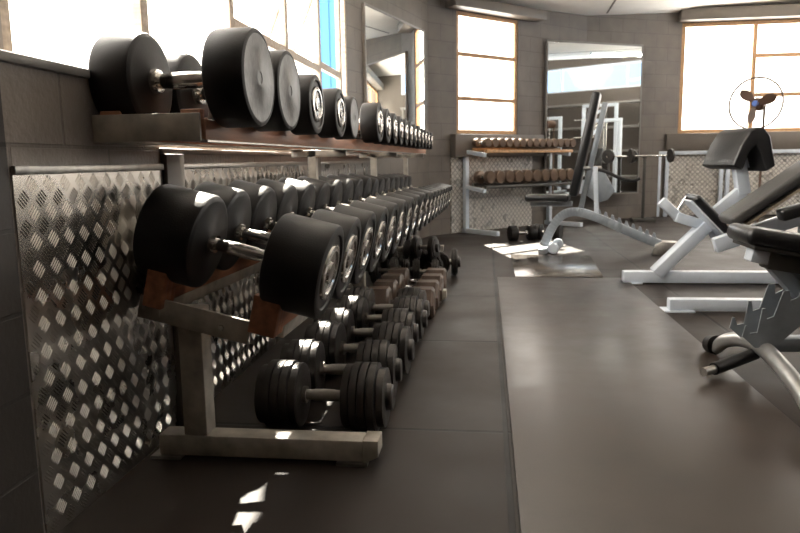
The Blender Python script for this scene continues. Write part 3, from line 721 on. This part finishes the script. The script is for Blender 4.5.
cg.tube(ring(R_, 0), .011, 6, True); cg.tube(ring(.06, .10), .003, 6, True)
for kk in range(28):
    th = 2 * PI * kk / 28; e1 = a_ * math.cos(th) + u_ * math.sin(th)
    cg.tube([hub + fd * .10 + e1 * .05, hub + fd * .075 + e1 * .2, hub + e1 * R_, hub - fd * .07 + e1 * .2, hub - fd * .09 + e1 * .06], .0009, 4)
cg.build('wire_guard', PLASTIC, fan)

# ------------------------------------------------------------------ bar with plates by the mirror
bb = thing('barbell', 'short barbell with two round plates, held on a dark stand beside the big mirror', 'barbell', (2.35, 10.75, .96))
ax_ = Vector((.56, .06, 0))
MB().cyl((-.30, -.12, 0), (.36, .02, 0), .013).build('bar', CHROME, bb)
MB().lathe([(0, 0), (0, .105), (.03, .105), (.03, 0)], (-.28, -.116, 0), (.66, .14, 0), 28).build('weight_plate', CASTIRON, bb)
MB().lathe([(0, 0), (0, .10), (.03, .10), (.03, 0)], (.31, .01, 0), (.66, .14, 0), 28).build('weight_plate', CASTIRON, bb)
st = thing('barbell_stand', 'slim dark stand holding the short barbell beside the big mirror', 'stand', (2.30, 10.72, 0))
MB().box(-.02, .02, -.02, .02, .05, .93).build('post', DKGREY, st, bevel=.003)
MB().box(-.16, .16, -.14, .14, .0, .05).build('base_plate', DKGREY, st, bevel=.005)
MB().box(-.03, .03, -.025, .035, .925, .948).build('cradle', DKGREY, st, bevel=.003)

# dark kit bag like clutter under the upright bench
for i, (x, y, a) in enumerate(((.42, 8.25, .3), (.72, 8.35, -.4))):
    dumbbell('black rubber dumbbell on the floor in shade behind the upright bench, %s one' % ['left', 'right'][i], 'stray dumbbells behind the upright bench', (x, y, .091), (0, 0, a), .09, .06, .10, 'face', seg=28, detail=False)

# ------------------------------------------------------------------ machines along the right side (seen in the mirrors)
def machine(x, y, lab, h):
    t = thing('cable_machine', lab, 'gym machine', (x, y, 0), 0, 'white machines along the right wall')
    for yy in (-.45, .45):
        MB().box(-.04, .04, yy - .04, yy + .04, .06, h).build('upright', WHITE, t, bevel=.005)
        MB().box(-.9, .35, yy - .04, yy + .04, 0, .06).build('base_rail', WHITE, t, bevel=.005)
    MB().box(-.04, .04, -.49, .49, h, h + .08).build('top_beam', WHITE, t, bevel=.005)
    for k in range(12): MB().box(-.07, .07, -.2, .2, .10 + k * .06, .155 + k * .06).build('weight_plate', CASTIRON, t, bevel=.004)
    for yy in (-.12, .12): MB().cyl((0, yy, .06), (0, yy, h), .012, 10).build('guide_rod', CHROME, t)
    MB().box(-.8, -.35, -.18, .18, .45, .53).build('seat', VINYL, t, bevel=.02)
    MB().bar((-.35, 0, .55), (-.15, 0, 1.15), .3, .07, up=(1, 0, 0)).build('backrest', VINYL, t, bevel=.02)
    MB().box(-.6, -.52, -.04, .04, .03, .45).build('seat_post', WHITE, t, bevel=.004)
    MB().bar((0, 0, h - .1), (-.7, 0, h - .35), .06, .06).build('press_arm', WHITE, t, bevel=.005)
    MB().cyl((-.7, -.35, h - .35), (-.7, .35, h - .35), .016, 12).build('pull_bar', CHROME, t)
machine(9.6, 8.6, 'white cable machine with weight stack, seen in the mirror nearest the back window', 2.1)
machine(9.4, 7.0, 'white cable machine with weight stack, seen in the middle of the big mirror', 2.25)
machine(9.6, 5.3, 'white cable machine with weight stack, seen reflected beside the opened space', 2.0)
machine(7.4, 8.0, 'white cable machine standing forward of the others, seen in the mirror', 1.75)
sh = thing('storage_shelf', 'pale storage shelf along the right wall, seen in the mirror', 'shelf', (10.6, 6.5, 0))
for z in (.4, 1.1, 1.75, 2.4): MB().box(-.2, .2, -4.0, 4.5, z, z + .05).build('shelf_board', SILL, sh, bevel=.004)
for y in (-4, -2, 0, 2, 4.4): MB().box(-.18, .18, y, y + .06, 0, 2.4).build('upright', SILL, sh, bevel=.004)

# fluorescent lights: two seen in the mirror, the others added to brighten the ceiling
for i, (x, y, lab) in enumerate(((5.6, 8.5, 'white fluorescent ceiling light nearest the big mirror'), (9.4, 7.5, 'white fluorescent ceiling light near the right wall'),
                                 (5.2, 3.0, 'fluorescent ceiling light added for brightness over the middle of the room'),
                                 (6.8, 5.6, 'fluorescent ceiling light added for brightness in the middle of the right half of the room'),
                                )):
    z = CEILZ(x, y)
    t = thing('ceiling_light', lab, 'light', (x, y, z - .02), math.radians(-45), 'fluorescent ceiling lights')
    MB().box(-.09, .09, -.75, .75, -.05, .01).build('housing', WHITE, t, bevel=.005)
    for dx in (-.05, .05): MB().cyl((dx, -.72, -.075), (dx, .72, -.075), .019, 12).build('lamp_tube', TUBE, t)

# ------------------------------------------------------------------ light
sun = bpy.data.lights.new('sun', 'SUN'); sun.energy = 24; sun.angle = math.radians(.55); sun.color = (1., .93, .82)
so = bpy.data.objects.new('sun', sun); COL.objects.link(so)
so.rotation_euler = Vector((-.235, .95, 1.0)).to_track_quat('Z', 'Y').to_euler()

w = bpy.data.worlds.new('sky'); sc.world = w; w.use_nodes = True; nt = w.node_tree
bg = nt.nodes['Background']; N = nt.nodes.new; L = nt.links.new
tc = N('ShaderNodeTexCoord'); dt = N('ShaderNodeVectorMath'); dt.operation = 'DOT_PRODUCT'
L(tc.outputs['Generated'], dt.inputs[0]); dt.inputs[1].default_value = (-.75, .66, 0)
mr = N('ShaderNodeMapRange'); mr.interpolation_type = 'SMOOTHSTEP'; mr.inputs[1].default_value = -.75; mr.inputs[2].default_value = .1; L(dt.outputs['Value'], mr.inputs[0])
ns = N('ShaderNodeTexNoise'); ns.inputs['Scale'].default_value = 5; ns.inputs['Detail'].default_value = 6; L(tc.outputs['Generated'], ns.inputs['Vector'])
m2 = N('ShaderNodeMapRange'); m2.inputs[1].default_value = .48; m2.inputs[2].default_value = .60; L(ns.outputs['Fac'], m2.inputs[0])
blue = N('ShaderNodeMix'); blue.data_type = 'RGBA'; blue.inputs['A'].default_value = (.75, 1.25, 1.9, 1); blue.inputs['B'].default_value = (2.2, 2.3, 2.4, 1)
L(m2.outputs[0], blue.inputs['Factor'])
mx = N('ShaderNodeMix'); mx.data_type = 'RGBA'; L(mr.outputs[0], mx.inputs['Factor']); L(blue.outputs['Result'], mx.inputs['A']); mx.inputs['B'].default_value = (5.3, 4.95, 4.55, 1)
L(mx.outputs['Result'], bg.inputs[0])
# background below the horizon brightened as sunlit ground, to light the ceiling
sx = N('ShaderNodeSeparateXYZ'); L(tc.outputs['Generated'], sx.inputs[0])
gr = N('ShaderNodeMapRange'); gr.inputs[1].default_value = -.12; gr.inputs[2].default_value = .0; gr.inputs[3].default_value = 2.6; gr.inputs[4].default_value = 1.0
L(sx.outputs['Z'], gr.inputs[0]); L(gr.outputs[0], bg.inputs[1])

# ------------------------------------------------------------------ camera
f = 700.; pitch = math.atan(106 / f); yaw = math.atan(88 / f * math.cos(pitch)); roll = math.radians(.9)
fw = Vector((-math.sin(yaw) * math.cos(pitch), math.cos(yaw) * math.cos(pitch), -math.sin(pitch)))
r0 = Vector((math.cos(yaw), math.sin(yaw), 0)); u0 = r0.cross(fw)
R = r0 * math.cos(roll) - u0 * math.sin(roll); U = r0 * math.sin(roll) + u0 * math.cos(roll)
cd = bpy.data.cameras.new('camera'); co = bpy.data.objects.new('camera', cd); COL.objects.link(co)
M = Matrix((R, U, -fw)).transposed().to_4x4(); M.translation = (0, 0, .95); co.matrix_world = M
cd.sensor_width = 36; cd.lens = f / 800 * 36; cd.clip_start = .05
cd.dof.use_dof = True; cd.dof.focus_distance = 2.5; cd.dof.aperture_fstop = 6.3
sc.camera = co
sc.view_settings.view_transform = 'Standard'; sc.view_settings.look = 'None'; sc.view_settings.gamma = 1; sc.view_settings.use_curve_mapping = False
sc.view_settings.exposure = 0.62
sc.cycles.use_denoising = True
sc.cycles.max_bounces = 10; sc.cycles.diffuse_bounces = 6; sc.cycles.glossy_bounces = 6; sc.cycles.transparent_max_bounces = 12
sc.cycles.caustics_reflective = False; sc.cycles.caustics_refractive = False; sc.cycles.sample_clamp_indirect = 6
